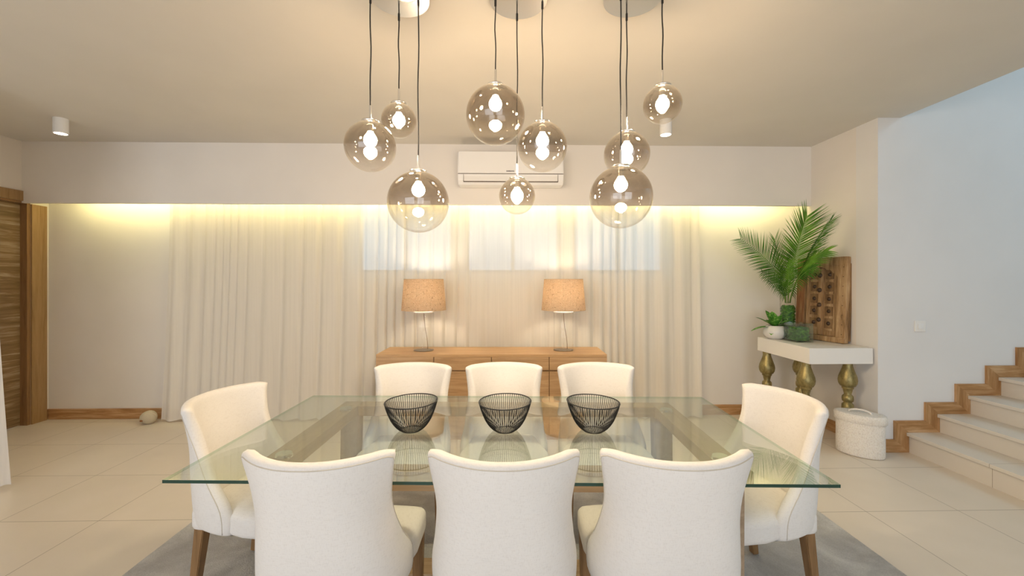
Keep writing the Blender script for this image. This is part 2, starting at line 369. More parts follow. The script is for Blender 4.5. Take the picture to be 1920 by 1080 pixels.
# alcove side wall, stair wall (two storeys), outer walls
struct('wall_alcove', box(XR, XR + .12, YS + .22, YB, 0, ZC), M['wall'])
struct('wall_stair', box(XR, XE, YS, YS + .22, 0, 5.6), M['wall_stair'])
for o_ in ():
    pass
struct('wall_right', box(XE, XE + .15, YF, YS + .22, 0, 5.6), M['wall_stair'])
bm = B(); yy0, yy1 = YF - .15, YF
for (a, b_, z0, z1) in ((XL - .16, -4.5, 0, ZC), (-.7, .4, 0, ZC), (2.8, XE + .15, 0, 5.6), (-4.5, -.7, 2.5, ZC), (.4, 2.8, 2.5, ZC)):
    add_box(bm, a, b_, yy0, yy1, z0, z1)
struct('wall_rear', bm, M['wall'])
for k, (a, b_) in enumerate(((-4.5, -.7), (.4, 2.8))):
    f = B(); t = .05; n_ = 4 if k == 0 else 3
    add_box(f, a, b_, yy0 + .04, yy0 + .11, 2.5 - t, 2.5); add_box(f, a, b_, yy0 + .04, yy0 + .11, 0, t)
    for q in range(n_ + 1):
        xq = a + (b_ - a) * q / n_; add_box(f, max(a, xq - .03), min(b_, xq + .03), yy0 + .04, yy0 + .11, t, 2.5 - t)
    struct('window_%d' % (k + 4), f, bpy.data.materials['grey window frame'])
# ceiling slab (ends at the stair well) and upper ceiling
struct('ceiling', box(XL - .16, 3.425, YF - .15, YS, ZC, ZC + .3), M['ceil'])
struct('ceiling_alcove', box(XL - .16, XR + .1, YS, YB + .2, ZC, ZC + .3), M['ceil'])
struct('ceiling_stairwell', box(3.0, XE + .15, YF - .15, YS + .22, 5.6, 5.75), M['ceil'])
struct('wall_upper', box(3.30, 3.425, YF - .15, YS, ZC + .3, 5.6), M['wall_stair'])
# bulkhead hiding the cove light
struct('wall_bulkhead', box(XL, XR, YST, YST + .035, 2.26, ZC), M['wall'])
# led strip on the back of the bulkhead
o = obj('led_strip', box(-4.45, 3.0, YST + .036, YST + .048, 2.40, 2.425), M['led'])
tag(o, 'warm yellow light strip hidden behind the bulkhead above the curtains', 'light strip')
# baseboards
bm = box(XL + .0, -3.0, YB - .018, YB, 0, .11, .003); struct('baseboard_far', bm, M['oak_trim'])
struct('baseboard_far_right', box(1.6, XR - .018, YB - .018, YB, 0, .11, .003), M['oak_trim'])
struct('baseboard_alcove', box(XR - .018, XR, YS, YB, 0, .11, .003), M['oak_trim_y'])
# stairs
NS = 15; RI, TR_, X0 = .157, .27, 3.483
bm = B()
for k in range(NS):
    z1 = .17 + RI * k
    add_box(bm, X0 + TR_ * k, XE, 1.95, YS, z1 - (.17 if k == 0 else RI), z1 - .028)
    add_box(bm, X0 + TR_ * k - .022, X0 + TR_ * (k + 1), 1.935, YS, z1 - .028, z1, .003)
struct('floor_stairs', bm, M['stair'])
# zigzag oak skirting along the stair: horizontal boards and uprights, mitred
bmH = B(); bmV = B(); tb = .10
def zz(k):                                          # upper outline corner of step k
    return (X0 - .022 - tb + TR_ * k, .17 + RI * k + tb)
add_prism(bmH, [(XR - .018, 0), (X0 - .0, 0), (zz(0)[0], .11), (XR - .018, .11)], 'y', YS - .018, YS)
for k in range(12):
    xa, zt = zz(k); zb = (.11 if k == 0 else zz(k - 1)[1]); 
    zl = 0 if k == 0 else zz(k - 1)[1] - tb
    add_prism(bmV, [(xa, zb), (xa + tb + .022, zl), (xa + tb + .022, zt - tb), (xa, zt)], 'y', YS - .018, YS)
    xb = zz(k + 1)[0]
    add_prism(bmH, [(xa, zt), (xa + tb + .022, zt - tb), (xb + tb + .022, zt - tb), (xb, zt)], 'y', YS - .018, YS - .0)
struct('baseboard_stair', bmH, M['oak_trim']); struct('trim_2', bmV, M['oak_trim_z'])
# switch
s = thing('light_switch', 'white square light switch on the wall beside the stairs', 'light switch', (3.593, YS, 1.083))
obj('plate', box(-.047, .047, -.009, 0, -.047, .047, .003), M['white'], s)
obj('rocker', box(-.024, .024, -.014, -.009, -.024, .024, .002), M['white_metal'], s)

# ------------------------------------------------------------------ curtains
def curtain_mesh(x0, x1, y, z0, z1, seed, amp=.03, wl=.13, flare=0, dirv=(1, 0), nz=14):
    rnd = random.Random(seed); Lc = abs(x1 - x0); nx = int(Lc / .011); bm = B()
    ph = []; p = 0
    for i in range(nx + 1):
        s = i / nx * Lc; p += 2 * math.pi / (wl * (1 + .35 * math.sin(s * 3.1 + seed) + .25 * math.sin(s * 7.7 + 2 * seed))) * (Lc / nx); ph.append(p)
    rows = []
    for j in range(nz + 1):
        t = j / nz; z = z0 + (z1 - z0) * t; row = []
        for i in range(nx + 1):
            s = i / nx; a = amp * (.75 + .35 * math.sin(s * Lc * 2.3 + seed)) * (1 - .35 * t)
            off = a * math.sin(ph[i] + .5 * math.sin(t * 2.5 + s * 9)) + a * .35 * math.sin(ph[i] * 2.03 + 1.3 + t)
            fl = flare * (1 - t) ** 1.6
            u = x0 + (x1 - x0) * s + (-(1 - s) * fl + s * fl * .3) * (1 if x1 > x0 else -1) + .012 * math.cos(ph[i])
            row.append(bm.verts.new((u, y + off, z + (.006 * math.sin(ph[i]) if j == 0 else 0))))
        rows.append(row)
    for a, b_ in zip(rows, rows[1:]):
        for i in range(nx): bm.faces.new((a[i], a[i + 1], b_[i + 1], b_[i]))
    return bm
o = obj('curtain', curtain_mesh(-3.50, 2.10, 4.365, .015, 2.80, 3, .024, .17, .10), M['curtain'], smooth=True)
tag(o, 'long cream sheer curtain covering the far wall and its high windows', 'curtain')
o = obj('curtain', curtain_mesh(-3.66, -4.78, 2.98, .02, ZC - .02, 5, .04, .15, .15), M['curtain2'], smooth=True)
tag(o, 'white full length curtain at the left edge beside the wooden door', 'curtain')

# ------------------------------------------------------------------ rug
bm = B(); bmesh.ops.create_grid(bm, x_segments=60, y_segments=50, size=.5)
for v_ in bm.verts:
    v_.co = Vector((.055 + v_.co.x * 3.89, 1.75 + v_.co.y * 2.4, .012 + random.uniform(-.0012, .0012)))
ret = bmesh.ops.extrude_face_region(bm, geom=bm.faces[:]); 
for e in ret['geom']:
    if isinstance(e, bmesh.types.BMVert): e.co.z = 0.001
o = obj('rug', bm, M['rug'], smooth=False); tag(o, 'grey low pile rug under the dining table and chairs', 'rug')

# ------------------------------------------------------------------ dining chair
ZS = [.335, .47, .58, .72, .86, .918]
def back_dim(z):
    hw = spl(z, ZS, [.262, .268, .250, .238, .256, .267]); yb = spl(z, ZS, [-.225, -.248, -.268, -.292, -.322, -.330]); yt = spl(z, ZS, [.035, .035, -.055, -.138, -.185, -.192])
    k = spl(z, ZS, [1, 1, .85, .5, .12, .05]); return hw, yb, yt, k
def back_pt(z, a):                                   # a in [-1, 1] around the shell
    hw, yb, yt, k = back_dim(z); an = a * math.pi / 2
    e = 2 / 2.9
    xs_ = hw * math.copysign(abs(math.sin(an)) ** e, a); ys_ = yt - (yt - yb) * abs(math.cos(an)) ** e
    xp = hw * a; yp = yb + (yt - yb) * abs(a) ** 2.1
    q = max(0, (abs(a) - .84) / .16); dz = -.012 * q * q * max(0, (z - .72) / .19)
    if z < .44: dz += .02 * (1 - abs(a) ** 3) * (.44 - z) / .075
    return Vector((xs_ * k + xp * (1 - k), ys_ * k + yp * (1 - k), z + dz))
def back_nrm(z, a):
    d = back_pt(z, min(1, a + .02)) - back_pt(z, max(-1, a - .02)); n_ = Vector((-d.y, d.x, 0)); n_.normalize(); return n_
def chair_back_bm():
    bm = B(); nz, na = 30, 44; Z0, Z1 = .365, .918; rr_ = .024
    def cl(n_, k=.75): return [(1 - k) * (i / n_) + k * (.5 - .5 * math.cos(math.pi * i / n_)) for i in range(n_ + 1)]
    zs = [Z0 + (Z1 - Z0) * t for t in cl(nz)]; As = [-1 + 2 * t for t in cl(na)]
    def th(z): return interp(z, [.335, .5, .8, .91], [.025, .030, .027, .023])
    O, I = [], []
    for i, z in enumerate(zs):
        ro, ri = [], []
        for j, a in enumerate(As):
            n_ = back_nrm(z, a); mid = back_pt(z, a) + n_ * th(z)
            tz = min(1, min(z - Z0, Z1 - z) / rr_); ta = min(1, (1 - abs(a)) * .42 / rr_)
            h = th(z) * math.sqrt(max(0, 1 - (1 - tz) ** 2)) * math.sqrt(max(0, 1 - (1 - ta) ** 2))
            edge = i in (0, nz) or j in (0, na)
            v1 = bm.verts.new(mid - n_ * h); ro.append(v1); ri.append(v1 if edge else bm.verts.new(mid + n_ * h))
        O.append(ro); I.append(ri)
    for i in range(nz):
        for j in range(na):
            bm.faces.new((O[i][j], O[i][j + 1], O[i + 1][j + 1], O[i + 1][j]))
            try: bm.faces.new((I[i][j + 1], I[i][j], I[i + 1][j], I[i + 1][j + 1]))
            except ValueError: pass
    return bm
def chair_piping_bm():
    bm = B(); pts = []; A = .968
    for i in range(22): pts.append((.380 + (.885 - .380) * i / 21, -A))
    pts.append((.896, -A + .02))
    for i in range(1, 40): pts.append((.900, -A + .03 + (2 * A - .06) * i / 40))
    pts.append((.896, A - .02))
    for i in range(22): pts.append((.885 - (.885 - .380) * i / 21, A))
    P_ = []
    for z, a in pts:
        n_ = back_nrm(z, a); T_ = interp(z, [.335, .5, .8, .91], [.025, .030, .027, .023])
        tz = min(1, min(z - .365, .918 - z) / .024); ta = min(1, (1 - abs(a)) * .42 / .024)
        h = T_ * math.sqrt(max(0, 1 - (1 - tz) ** 2)) * math.sqrt(max(0, 1 - (1 - ta) ** 2))
        P_.append(back_pt(z, a) + n_ * T_ - n_ * (h + .0004))
    return add_tube(bm, P_, .0017, 6)
def seat_bm():
    bm = B(); bmesh.ops.create_cube(bm, size=2); bmesh.ops.subdivide_edges(bm, edges=bm.edges[:], cuts=17, use_grid_fill=True)
    hx, hy, hz, r_ = .264, .232, .053, .030
    def warp(c): return math.copysign(abs(c) ** .72, c)              # more rows near the edges
    for v_ in bm.verts:
        p = Vector((warp(v_.co.x) * hx, warp(v_.co.y) * hy, warp(v_.co.z) * hz))
        q = Vector((max(-hx + r_, min(hx - r_, p.x)), max(-hy + r_, min(hy - r_, p.y)), max(-hz + r_, min(hz - r_, p.z))))
        d = p - q
        if d.length > 1e-6: p = q + d.normalized() * r_
        nx_, ny_ = p.x / hx, p.y / hy
        y = p.y + .048; x = p.x * (1 if y > .09 else 1 - .12 * min(1, (.09 - y) / .12))
        z = .416 + p.z
        if p.z > 0: z += .024 * (1 - nx_ ** 4) * (1 - ny_ ** 4) * (p.z / hz)
        v_.co = Vector((x, y + (.012 * (1 - nx_ ** 2) if ny_ > .9 else 0), z))
    return bm
def leg_bm(x, y, dx, dy, top=.40, w0=.024, w1=.0165, z0=.014):
    bm = B(); a = []; b_ = []
    for sx_, sy_ in ((-1, -1), (1, -1), (1, 1), (-1, 1)):
        a.append(bm.verts.new((x + dx + sx_ * w1, y + dy + sy_ * w1, z0))); b_.append(bm.verts.new((x + sx_ * w0, y + sy_ * w0, top)))
    bm.faces.new(a[::-1]); bm.faces.new(b_)
    for i in range(4): bm.faces.new((a[i], a[(i + 1) % 4], b_[(i + 1) % 4], b_[i]))
    bmesh.ops.bevel(bm, geom=bm.edges[:], offset=.003, segments=2, affect='EDGES'); return bm
GC = 'upholstered dining chairs round the glass table'
ch0 = thing('dining_chair', '', 'chair', group=GC)
sb = obj('seat', seat_bm(), M['linen'], ch0, smooth=True)
bk = obj('backrest', chair_back_bm(), M['linen'], ch0, smooth=True)
obj('piping', chair_piping_bm(), M['piping'], bk, smooth=True)
for (x, y, dx, dy) in ((-.236, .225, 0, .0), (.236, .225, 0, .0), (-.19, -.15, -.0, -.055), (.19, -.15, .0, -.055)):
    obj('leg', leg_bm(x, y, dx, dy), M['leg'], ch0)
CH = [(-.610, 1.570, R(-1), 'white upholstered chair with its back to the camera, left of the near row'),
      (.005, 1.560, R(-1), 'white upholstered chair with its back to the camera, middle of the near row'),
      (.583, 1.550, R(-2), 'white upholstered chair with its back to the camera, right of the near row'),
      (-.594, 2.515, R(180), 'white upholstered chair in front of the left end of the sideboard'),
      (.004, 2.510, R(180), 'white upholstered chair in front of the middle of the sideboard'),
      (.605, 2.495, R(179), 'white upholstered chair in front of the right end of the sideboard'),
      (-1.175, 2.045, R(-98), 'white upholstered chair alone at the left end of the glass table'),
      (1.165, 1.960, R(97), 'white upholstered chair alone at the table end nearest the white basket')]
for i, (x, y, a, lb) in enumerate(CH):
    if i == 0: ch0.location = (x, y, 0); ch0.rotation_euler = (0, 0, a); ch0['label'] = lb
    else: copy_tree(ch0, (x, y, 0), a, lb)

# ------------------------------------------------------------------ dining table
tb_ = thing('dining_table', 'rectangular glass topped dining table on an oak frame with round metal pads', 'table', (-.002, 2.023, 0), R(-2))
bm = box(-1.218, 1.218, -.551, .551, .738, .75)
for f in bm.faces: f.material_index = 0 if abs(f.normal.z) > .5 else (1 if f.normal.y < -.5 else 2)
obj('glass_top', bm, [M['table_glass'], M['glass_edge'], M['glass_edge_light']], tb_)
for s_ in (-1, 1): obj('side_rail', box(min(s_ * .89, s_ * 1.0), max(s_ * .89, s_ * 1.0), -.40, .525, .662, .722, .003), M['frame_wood'], tb_)
obj('long_rail', box(-.870, .870, -.415, -.345, .645, .722, .003), M['frame_wood_x'], tb_)
obj('long_rail', box(-.889, .889, .425, .525, .662, .722, .003), M['frame_wood_x'], tb_)
for sx_ in (-1, 1):
    for yy_ in (-.365, .47):
        obj('leg', leg_bm(sx_ * (.938 if yy_ > 0 else .915), yy_, sx_ * (.012 if yy_ > 0 else 0), 0, .661, .050 if yy_ > 0 else .044, .047 if yy_ > 0 else .043, .0135), M['frame_wood'], tb_)
        bm = B(); add_lathe(bm, [(0, .7225), (.035, .7225), (.035, .7275), (.012, .728), (.012, .7372), (.032, .7372), (.032, .7379), (0, .7379)], 28)
        obj('pad', bm, M['chrome'], tb_, smooth=False, loc=(sx_ * .925, -.285 if yy_ < 0 else .345, 0))
bm = box(-.904, .904, -.075, .045, .0145, .075, .004); obj('stretcher', bm, M['frame_wood_x'], tb_)
for s_ in (-1, 1): obj('foot_rail', box(min(s_ * .905, s_ * .98), max(s_ * .905, s_ * .98), -.31, .415, .0145, .075, .003), M['frame_wood'], tb_)

# ------------------------------------------------------------------ wire bowls
def bowl(loc, rz, label):
    b0 = thing('wire_bowl', label, 'bowl', loc, rz, 'black wire bowls on the glass table')
    prof = [(.048, 0), (.066, .012), (.082, .030), (.097, .055), (.110, .085), (.119, .112), (.126, .138)]
    def rp(a, t):                                    # rim rises to one side
        i = t * (len(prof) - 1); k = min(int(i), len(prof) - 2); f = i - k
        r = prof[k][0] + (prof[k + 1][0] - prof[k][0]) * f; z = prof[k][1] + (prof[k + 1][1] - prof[k][1]) * f
        return Vector((r * math.cos(a), r * math.sin(a), .0025 + z * (1 + .03 * math.cos(a - .5))))
    bm = B(); n_ = 68
    for k in range(n_):
        a = 2 * math.pi * k / n_; add_tube(bm, [rp(a, t / 8) for t in range(9)], .0015, 5)
    obj('wires', bm, M['black_wire'], b0)
    obj('rim', add_tube(B(), [rp(2 * math.pi * k / 60, 1) for k in range(60)], .0027, 6, closed=True), M['black_wire'], b0, smooth=True)
    bm = B(); add_tube(bm, [Vector((.048 * math.cos(2 * math.pi * k / 40), .048 * math.sin(2 * math.pi * k / 40), .0022)) for k in range(40)], .002, 6, closed=True)
    for k in range(-4, 5):
        q = k * .0105; l_ = math.sqrt(.048 ** 2 - q * q); add_tube(bm, [(q, -l_, .002), (q, l_, .002)], .001, 4); add_tube(bm, [(-l_, q, .002), (l_, q, .002)], .001, 4)
    obj('base', bm, M['black_wire'], b0)
    return b0
b0 = bowl((-.447, 2.000, .750), R(-15), 'black wire bowl nearest the left end of the glass table')
copy_tree(b0, (.008, 1.985, .750), R(25), 'black wire bowl in the middle of the three on the table')
copy_tree(b0, (.434, 1.975, .750), R(155), 'black wire bowl nearest the right end of the glass table')

# ------------------------------------------------------------------ sideboard
sbx = thing('sideboard', 'long oak sideboard with four drawers over four doors under the curtains', 'sideboard', (-.105, 3.975, 0), R(-1.2))
W2, D2, HT = 1.058, .215, .80
bm = B(); add_box(bm, -W2, W2, -D2 + .022, D2, .06, .775); add_box(bm, -W2 + .03, W2 - .03, -D2 + .05, D2 - .03, 0, .06)
obj('carcass', bm, M['oak'], sbx)
obj('top', box(-W2, W2, -D2, D2, .775, HT, .0015), M['oak_top'], sbx)
for k in range(4):
    a = -W2 + k * W2 / 2 + (.0035 if k else 0); c = -W2 + (k + 1) * W2 / 2 - (.0035 if k < 3 else 0)
    obj('drawer', box(a, c, -D2, -D2 + .022, .655, .774, .001), M['oak'], sbx)
    obj('door', box(a, c, -D2, -D2 + .022, .065, .643, .001), M['oak'], sbx)

# ------------------------------------------------------------------ table lamps
def table_lamp(loc, label):
    t = thing('table_lamp', label, 'lamp', loc, 0, 'table lamps on the sideboard')
    bm = B(); add_lathe(bm, [(.0, .006), (.092, .006), (.095, .01), (.095, .365), (.092, .37)], 40)
    obj('glass_base', bm, M['glass'], t, smooth=True)
    obj('base_ring', add_lathe(B(), [(.0, .0), (.097, .0), (.097, .006), (0, .006)], 40), M['glass'], t)
    bm = B(); add_lathe(bm, [(0, .366), (.096, .366), (.096, .376), (0, .376)], 40); obj('cap', bm, M['white_metal'], t)
    bm = B(); add_lathe(bm, [(0, .376), (.011, .376), (.011, .46), (.018, .462), (.018, .51), (0, .51)], 20); nk = obj('neck', bm, M['chrome'], t)
    bm = B(); add_lathe(bm, [(.014, .51), (.03, .545), (.034, .57), (.028, .597), (.012, .612), (0, .614)], 20)
    obj('bulb', bm, M['bulb_lamp'], t, smooth=True)
    bm = B(); add_lathe(bm, [(.213, .392), (.188, .690)], 64); add_lathe(bm, [(.2105, .392), (.1855, .690)], 64)
    sh = obj('lamp_shade', bm, M['shade'], t, smooth=True)
    bm = B()
    for zz_, rr_ in ((.392, .212), (.690, .187)): obj('hem', add_tube(B(), [(rr_ * math.cos(2 * math.pi * k / 64), rr_ * math.sin(2 * math.pi * k / 64), zz_) for k in range(64)], .0028, 6, closed=True), M['hem'], sh)
    bm = B(); rr_ = .187
    for k in range(3):
        a = 2 * math.pi * k / 3; add_tube(bm, [(0, 0, .66), (rr_ * math.cos(a), rr_ * math.sin(a), .686)], .002, 5)
    add_tube(bm, [(.02, 0, .50), (.04, 0, .55), (.042, 0, .60), (.0, 0, .66)], .0016, 5); add_tube(bm, [(-.02, 0, .50), (-.04, 0, .55), (-.042, 0, .60), (.0, 0, .66)], .0016, 5)
    obj('harp', bm, M['chrome'], t)
    bm = B(); add_tube(bm, [(.0, .0, .366), (.004, .0, .30), (.012, -.002, .22), (.030, -.002, .12), (.036, 0, .05), (.037, 0, .012)], .0026, 6)
    obj('power_cord', bm, mat('brown flex', (.22, .13, .06), .6) if 'brown flex' not in bpy.data.materials else bpy.data.materials['brown flex'], t, smooth=True)
    return t
lm = table_lamp((-.772, 4.00, .80), 'table lamp with burlap shade and clear glass base, on the left end of the sideboard')
copy_tree(lm, (.585, 3.985, .80), 0, 'table lamp with burlap shade and clear glass base, on the right end of the sideboard')

# ------------------------------------------------------------------ pendant globes
def px2(u, v_, Z):
    T = R(1.2); d = ((u - 960) / FPX, (527 - v_) / FPX)
    return Vector((Z * (d[0] * math.cos(T) + math.sin(T)), Z * (-d[0] * math.sin(T) + math.cos(T)), H + Z * d[1]))
GP = 'smoked glass globe pendants over the table'
def pendant(cx, cy, cz, rad, label):
    """hangs from (cx, cy, ceiling); centre of globe at height cz"""
    t = thing('globe_pendant', label, 'pendant light', (cx, cy, cz), 0, GP)
    na = math.asin(min(.9, .034 / rad)); prof = []
    for i in range(25):
        a = math.pi - (math.pi - na * 1.25) * i / 24
        prof.append((rad * math.sin(a) if i else 0, rad * math.cos(a)))
    zt = prof[-1][1]; prof += [(.038, zt + .004), (.034, zt + .009)]
    g = obj('globe', add_lathe(B(), prof, 48), M['globe'], t, smooth=True)
    zc = zt + .006
    obj('cap', add_lathe(B(), [(0, zc - .002), (.042, zc - .002), (.040, zc + .005), (.016, zc + .010), (.008, zc + .014), (0, zc + .014)], 32), M['chrome'], t, smooth=True)
    obj('stem', add_lathe(B(), [(0, zc + .014), (.0052, zc + .014), (.0052, zc + .078), (0, zc + .078)], 12), M['chrome'], t)
    s_ = .031; bb_ = rad - .088
    soc = obj('socket', add_lathe(B(), [(0, zc - .002), (.014, zc - .002), (.014, bb_ + .040), (0, bb_ + .040)], 16), M['chrome'], t)
    bm = add_lathe(B(), [(.012, bb_ + .040), (.018, bb_ + .030), (.028, bb_ + .014), (.031, bb_), (.028, bb_ - .014), (.020, bb_ - .024), (.010, bb_ - .030), (0, bb_ - .031)], 24)
    obj('bulb', bm, M['bulb'], t, smooth=True)
    top = ZC - .012 - cz; z0 = zc + .078; n_ = 12
    ph = random.uniform(0, 6)
    bm = add_tube(B(), [(.0022 * math.sin(ph + k * .8) * min(k, n_ - k) / 4, 0, z0 + (top - z0) * k / n_) for k in range(n_ + 1)], .0032, 6)
    cdx = obj('cord', bm, M['cord'], t, smooth=True)
    obj('grommet', add_lathe(B(), [(0, top - .075), (.0055, top - .075), (.0055, top - .04), (0, top - .04)], 12), M['cord'], cdx)
PD = [(694.5, 275, 102, 1.95, 'smoked globe pendant hanging leftmost, in front of a smaller one'),
      (748, 226, 70, 2.08, 'small smoked globe pendant partly behind the leftmost globe'),
      (784.5, 379, 118, 1.97, 'large smoked globe pendant hanging lowest in the left cluster, above the left lamp'),
      (929, 216, 117, 1.97, 'large smoked globe pendant hanging highest in the middle cluster'),
      (1017, 276, 96, 1.99, 'medium smoked globe pendant hanging in front of the air conditioner'),
      (969.5, 368, 69, 2.08, 'small smoked globe pendant hanging lowest in the middle cluster'),
      (1242, 196, 79, 1.95, 'small smoked globe pendant hanging highest and rightmost of all'),
      (1175, 290, 90, 2.08, 'medium smoked globe pendant partly hidden behind a large low globe'),
      (1164, 370, 121, 1.93, 'large smoked globe pendant hanging lowest in the right cluster, above the right lamp')]
for (u, v_, D, Z, lb) in PD:
    p = px2(u, v_, Z); el = 1 + .5 * (((u - 960) / FPX) ** 2 + ((v_ - 527) / FPX) ** 2) * .8
    pendant(p.x, p.y, p.z, D * Z / FPX / el / 2, lb)
# ceiling plates
for (u, Z, lb) in ((750, 2.03, 'round polished ceiling plate carrying the left pendant cluster'), (972, 2.045, 'round polished ceiling plate carrying the middle pendant cluster'), (1187, 2.03, 'round polished ceiling plate carrying the right pendant cluster')):
    p = px2(u, 20, Z)
    o = obj('ceiling_plate', add_lathe(B(), [(0, -.012), (.143, -.012), (.145, -.009), (.145, 0), (0, 0)], 64), M['mirror'], loc=(p.x, p.y, ZC), smooth=False)
    tag(o, lb, 'ceiling plate', 'polished ceiling plates of the pendants')
# surface spotlights
SP = [((-3.84, 3.64), .13, 'white cylinder ceiling spotlight in the left corner near the wooden door'),
      ((1.42, 3.56), .13, 'white cylinder ceiling spotlight partly hidden by the rightmost globe'),
      ((-.425, 1.79), .165, 'white cylinder ceiling spotlight beside the left ceiling plate')]
for k, ((x, y), ln, lb) in enumerate(SP):
    t = thing('ceiling_spotlight', lb, 'spotlight', (x, y, ZC), 0, 'ceiling spotlights')
    obj('housing', add_lathe(B(), [(0, 0), (.05, 0), (.05, -ln), (.043, -ln), (.041, -ln + .012), (0, -ln + .012)], 36), M['white_metal'], t, smooth=False)
    obj('lens', add_lathe(B(), [(0, -ln + .010), (.040, -ln + .010), (.040, -ln + .005), (0, -ln + .004)], 36), M['spot'], t)
    l = bpy.data.lights.new('spot_light', 'SPOT'); l.energy = SPOT_W; l.color = (1, .84, .62); l.spot_size = R(80); l.spot_blend = .8; l.shadow_soft_size = .03
    lo = bpy.data.objects.new('spot_light', l); col.objects.link(lo); lo.location = (x, y, ZC - ln - .01)

# ------------------------------------------------------------------ air conditioner
ac = thing('air_conditioner', 'white split air conditioner mounted on the bulkhead behind the globes', 'air conditioner', (.073, YST, 2.425))
pr = [(0, .015), (0, .33), (-.16, .335), (-.195, .32), (-.205, .14), (-.195, .04), (-.17, .0), (-.03, .0)]
bm = add_prism(B(), pr, 'x', -.52, .52); bmesh.ops.bevel(bm, geom=[e for e in bm.edges if abs(e.verts[0].co.x - e.verts[1].co.x) < .001], offset=.008, segments=3, affect='EDGES')
obj('housing', bm, M['white_metal'], ac)
obj('front_panel', box(-.512, .512, -.2115, -.203, .105, .318, .003), M['white_metal'], ac)
bm = box(-.46, .46, -.012, .0, 0, .062, .002); o = obj('louver', bm, M['white_metal'], ac, loc=(0, -.197, .028), rot=(R(-12), 0, 0))
bm = B(); add_box(bm, -.52, .52, -.2065, -.2, .099, .103); add_box(bm, -.465, .465, -.2015, -.19, .022, .027); add_box(bm, -.466, -.463, -.204, -.19, .022, .095); add_box(bm, .463, .466, -.204, -.19, .022, .095)
obj('air_slot', bm, mat('dark slot', (.10, .07, .05), .7), ac)
tcu = bpy.data.curves.new('logo', 'FONT'); tcu.body = 'SAMSUNG'; tcu.size = .017; tcu.extrude = .0006; tcu.align_x = 'CENTER'; tcu.offset = .0006
tcu.materials.append(mat('logo grey', (.08, .08, .10), .5)); lg = bpy.data.objects.new('logo_text', tcu); lme = bpy.data.meshes.new_from_object(lg); bpy.data.objects.remove(lg)
link('logo', lme, ac, (-.005, -.2125, .120), (R(90), 0, 0))

# ------------------------------------------------------------------ console table
CX0, CX1, CY0, CY1, CZ = 2.645, 3.205, 3.49, 4.215, .89
ct = thing('console_table', 'white console table on gilded baluster legs against the side wall', 'console table', ((CX0 + CX1) / 2, (CY0 + CY1) / 2, 0))
cw, cdp = (CX1 - CX0) / 2, (CY1 - CY0) / 2
obj('top', box(-cw, cw, -cdp, cdp, CZ - .137, CZ, .002), M['white'], ct)
bal = [(0, .753), (.038, .753), (.037, .735), (.036, .72), (.041, .70), (.054, .66), (.068, .62), (.072, .59), (.068, .56), (.056, .537), (.043, .530), (.045, .522), (.043, .514), (.037, .510),
       (.033, .49), (.027, .465), (.030, .458), (.041, .447), (.044, .425), (.041, .402), (.029, .392), (.033, .385), (.044, .372), (.046, .33), (.040, .26), (.030, .20), (.028, .17), (.040, .155), (.043, .135), (.040, .115), (.030, .10), (.036, .08), (.040, .05), (.040, 0), (0, 0)]
for lx, ly in ((2.695, 3.60), (3.075, 3.60), (2.685, 4.125), (3.035, 4.125)):
    obj('leg', add_lathe(B(), bal, 36, lx - (CX0 + CX1) / 2, ly - (CY0 + CY1) / 2), M['gold'], ct, smooth=True)

# pot, cube vase, cylinder vase
vp = thing('plant_pot', 'round white glazed pot on the console holding a small leafy plant', 'pot', (2.735, 4.080, CZ))
obj('pot', add_lathe(B(), [(0, 0), (.055, 0), (.085, .02), (.102, .055), (.100, .09), (.086, .12), (.074, .135), (.070, .135), (.08, .115), (.07, .11), (0, .11)], 40), M['ceramic'], vp, smooth=True)
def blade(bm, p0, dirv, length, width, droop, fold=.25, seg=7, mat_=0, up=Vector((0, 0, 1)), shape=None):
    d = Vector(dirv).normalized(); s_ = d.cross(up)
    if s_.length < .05: s_ = Vector((1, 0, 0))
    s_.normalize(); n_ = s_.cross(d); prev = None; p = Vector(p0)
    for i in range(seg + 1):
        t = i / seg; w_ = width * (shape(t) if shape else math.sin(math.pi * min(1, t * .93 + .07)) ** .7) * .5
        dd = (d + Vector((0, 0, -1)) * droop * t * 1.6).normalized()
        if i: p = p + dd * length / seg
        tri = (bm.verts.new(p - s_ * w_ + n_ * w_ * fold), bm.verts.new(p), bm.verts.new(p + s_ * w_ + n_ * w_ * fold))
        if prev:
            bm.faces.new((prev[0], prev[1], tri[1], tri[0])).material_index = mat_; bm.faces.new((prev[1], prev[2], tri[2], tri[1])).material_index = mat_
        prev = tri
pl = thing('leafy_plant', 'small variegated green plant growing in the round white pot', 'plant', (2.735, 4.080, CZ + .112))
rnd = random.Random(11)
LV = [(180, 5, .22, .05, .35), (158, 38, .17, .065, .2), (110, 62, .17, .07, .1), (70, 60, .16, .07, .1), (35, 45, .15, .06, .15), (-22, 16, .18, .05, .3), (-60, 12, .12, .06, 1.0), (-100, 5, .11, .06, 1.4), (-140, 10, .12, .06, 1.3), (-20, 35, .16, .06, .25), (200, 45, .13, .06, .3), (-80, 60, .14, .065, .1)]
for (az, el, ln, wd, dp) in LV:
    bm = B(); d = (math.cos(R(az)) * math.cos(R(el)), math.sin(R(az)) * math.cos(R(el)), math.sin(R(el)))
    blade(bm, (d[0] * .01, d[1] * .01, .008), d, ln * 1.1, wd * 1.3, dp * .9, .3, 9); obj('leaf', bm, M['pot_leaf'], pl, smooth=True)
obj('soil', add_lathe(B(), [(0, -.001), (.065, -.001), (.05, .008), (0, .012)], 20), mat('dark soil', (.03, .02, .012), .9), pl)

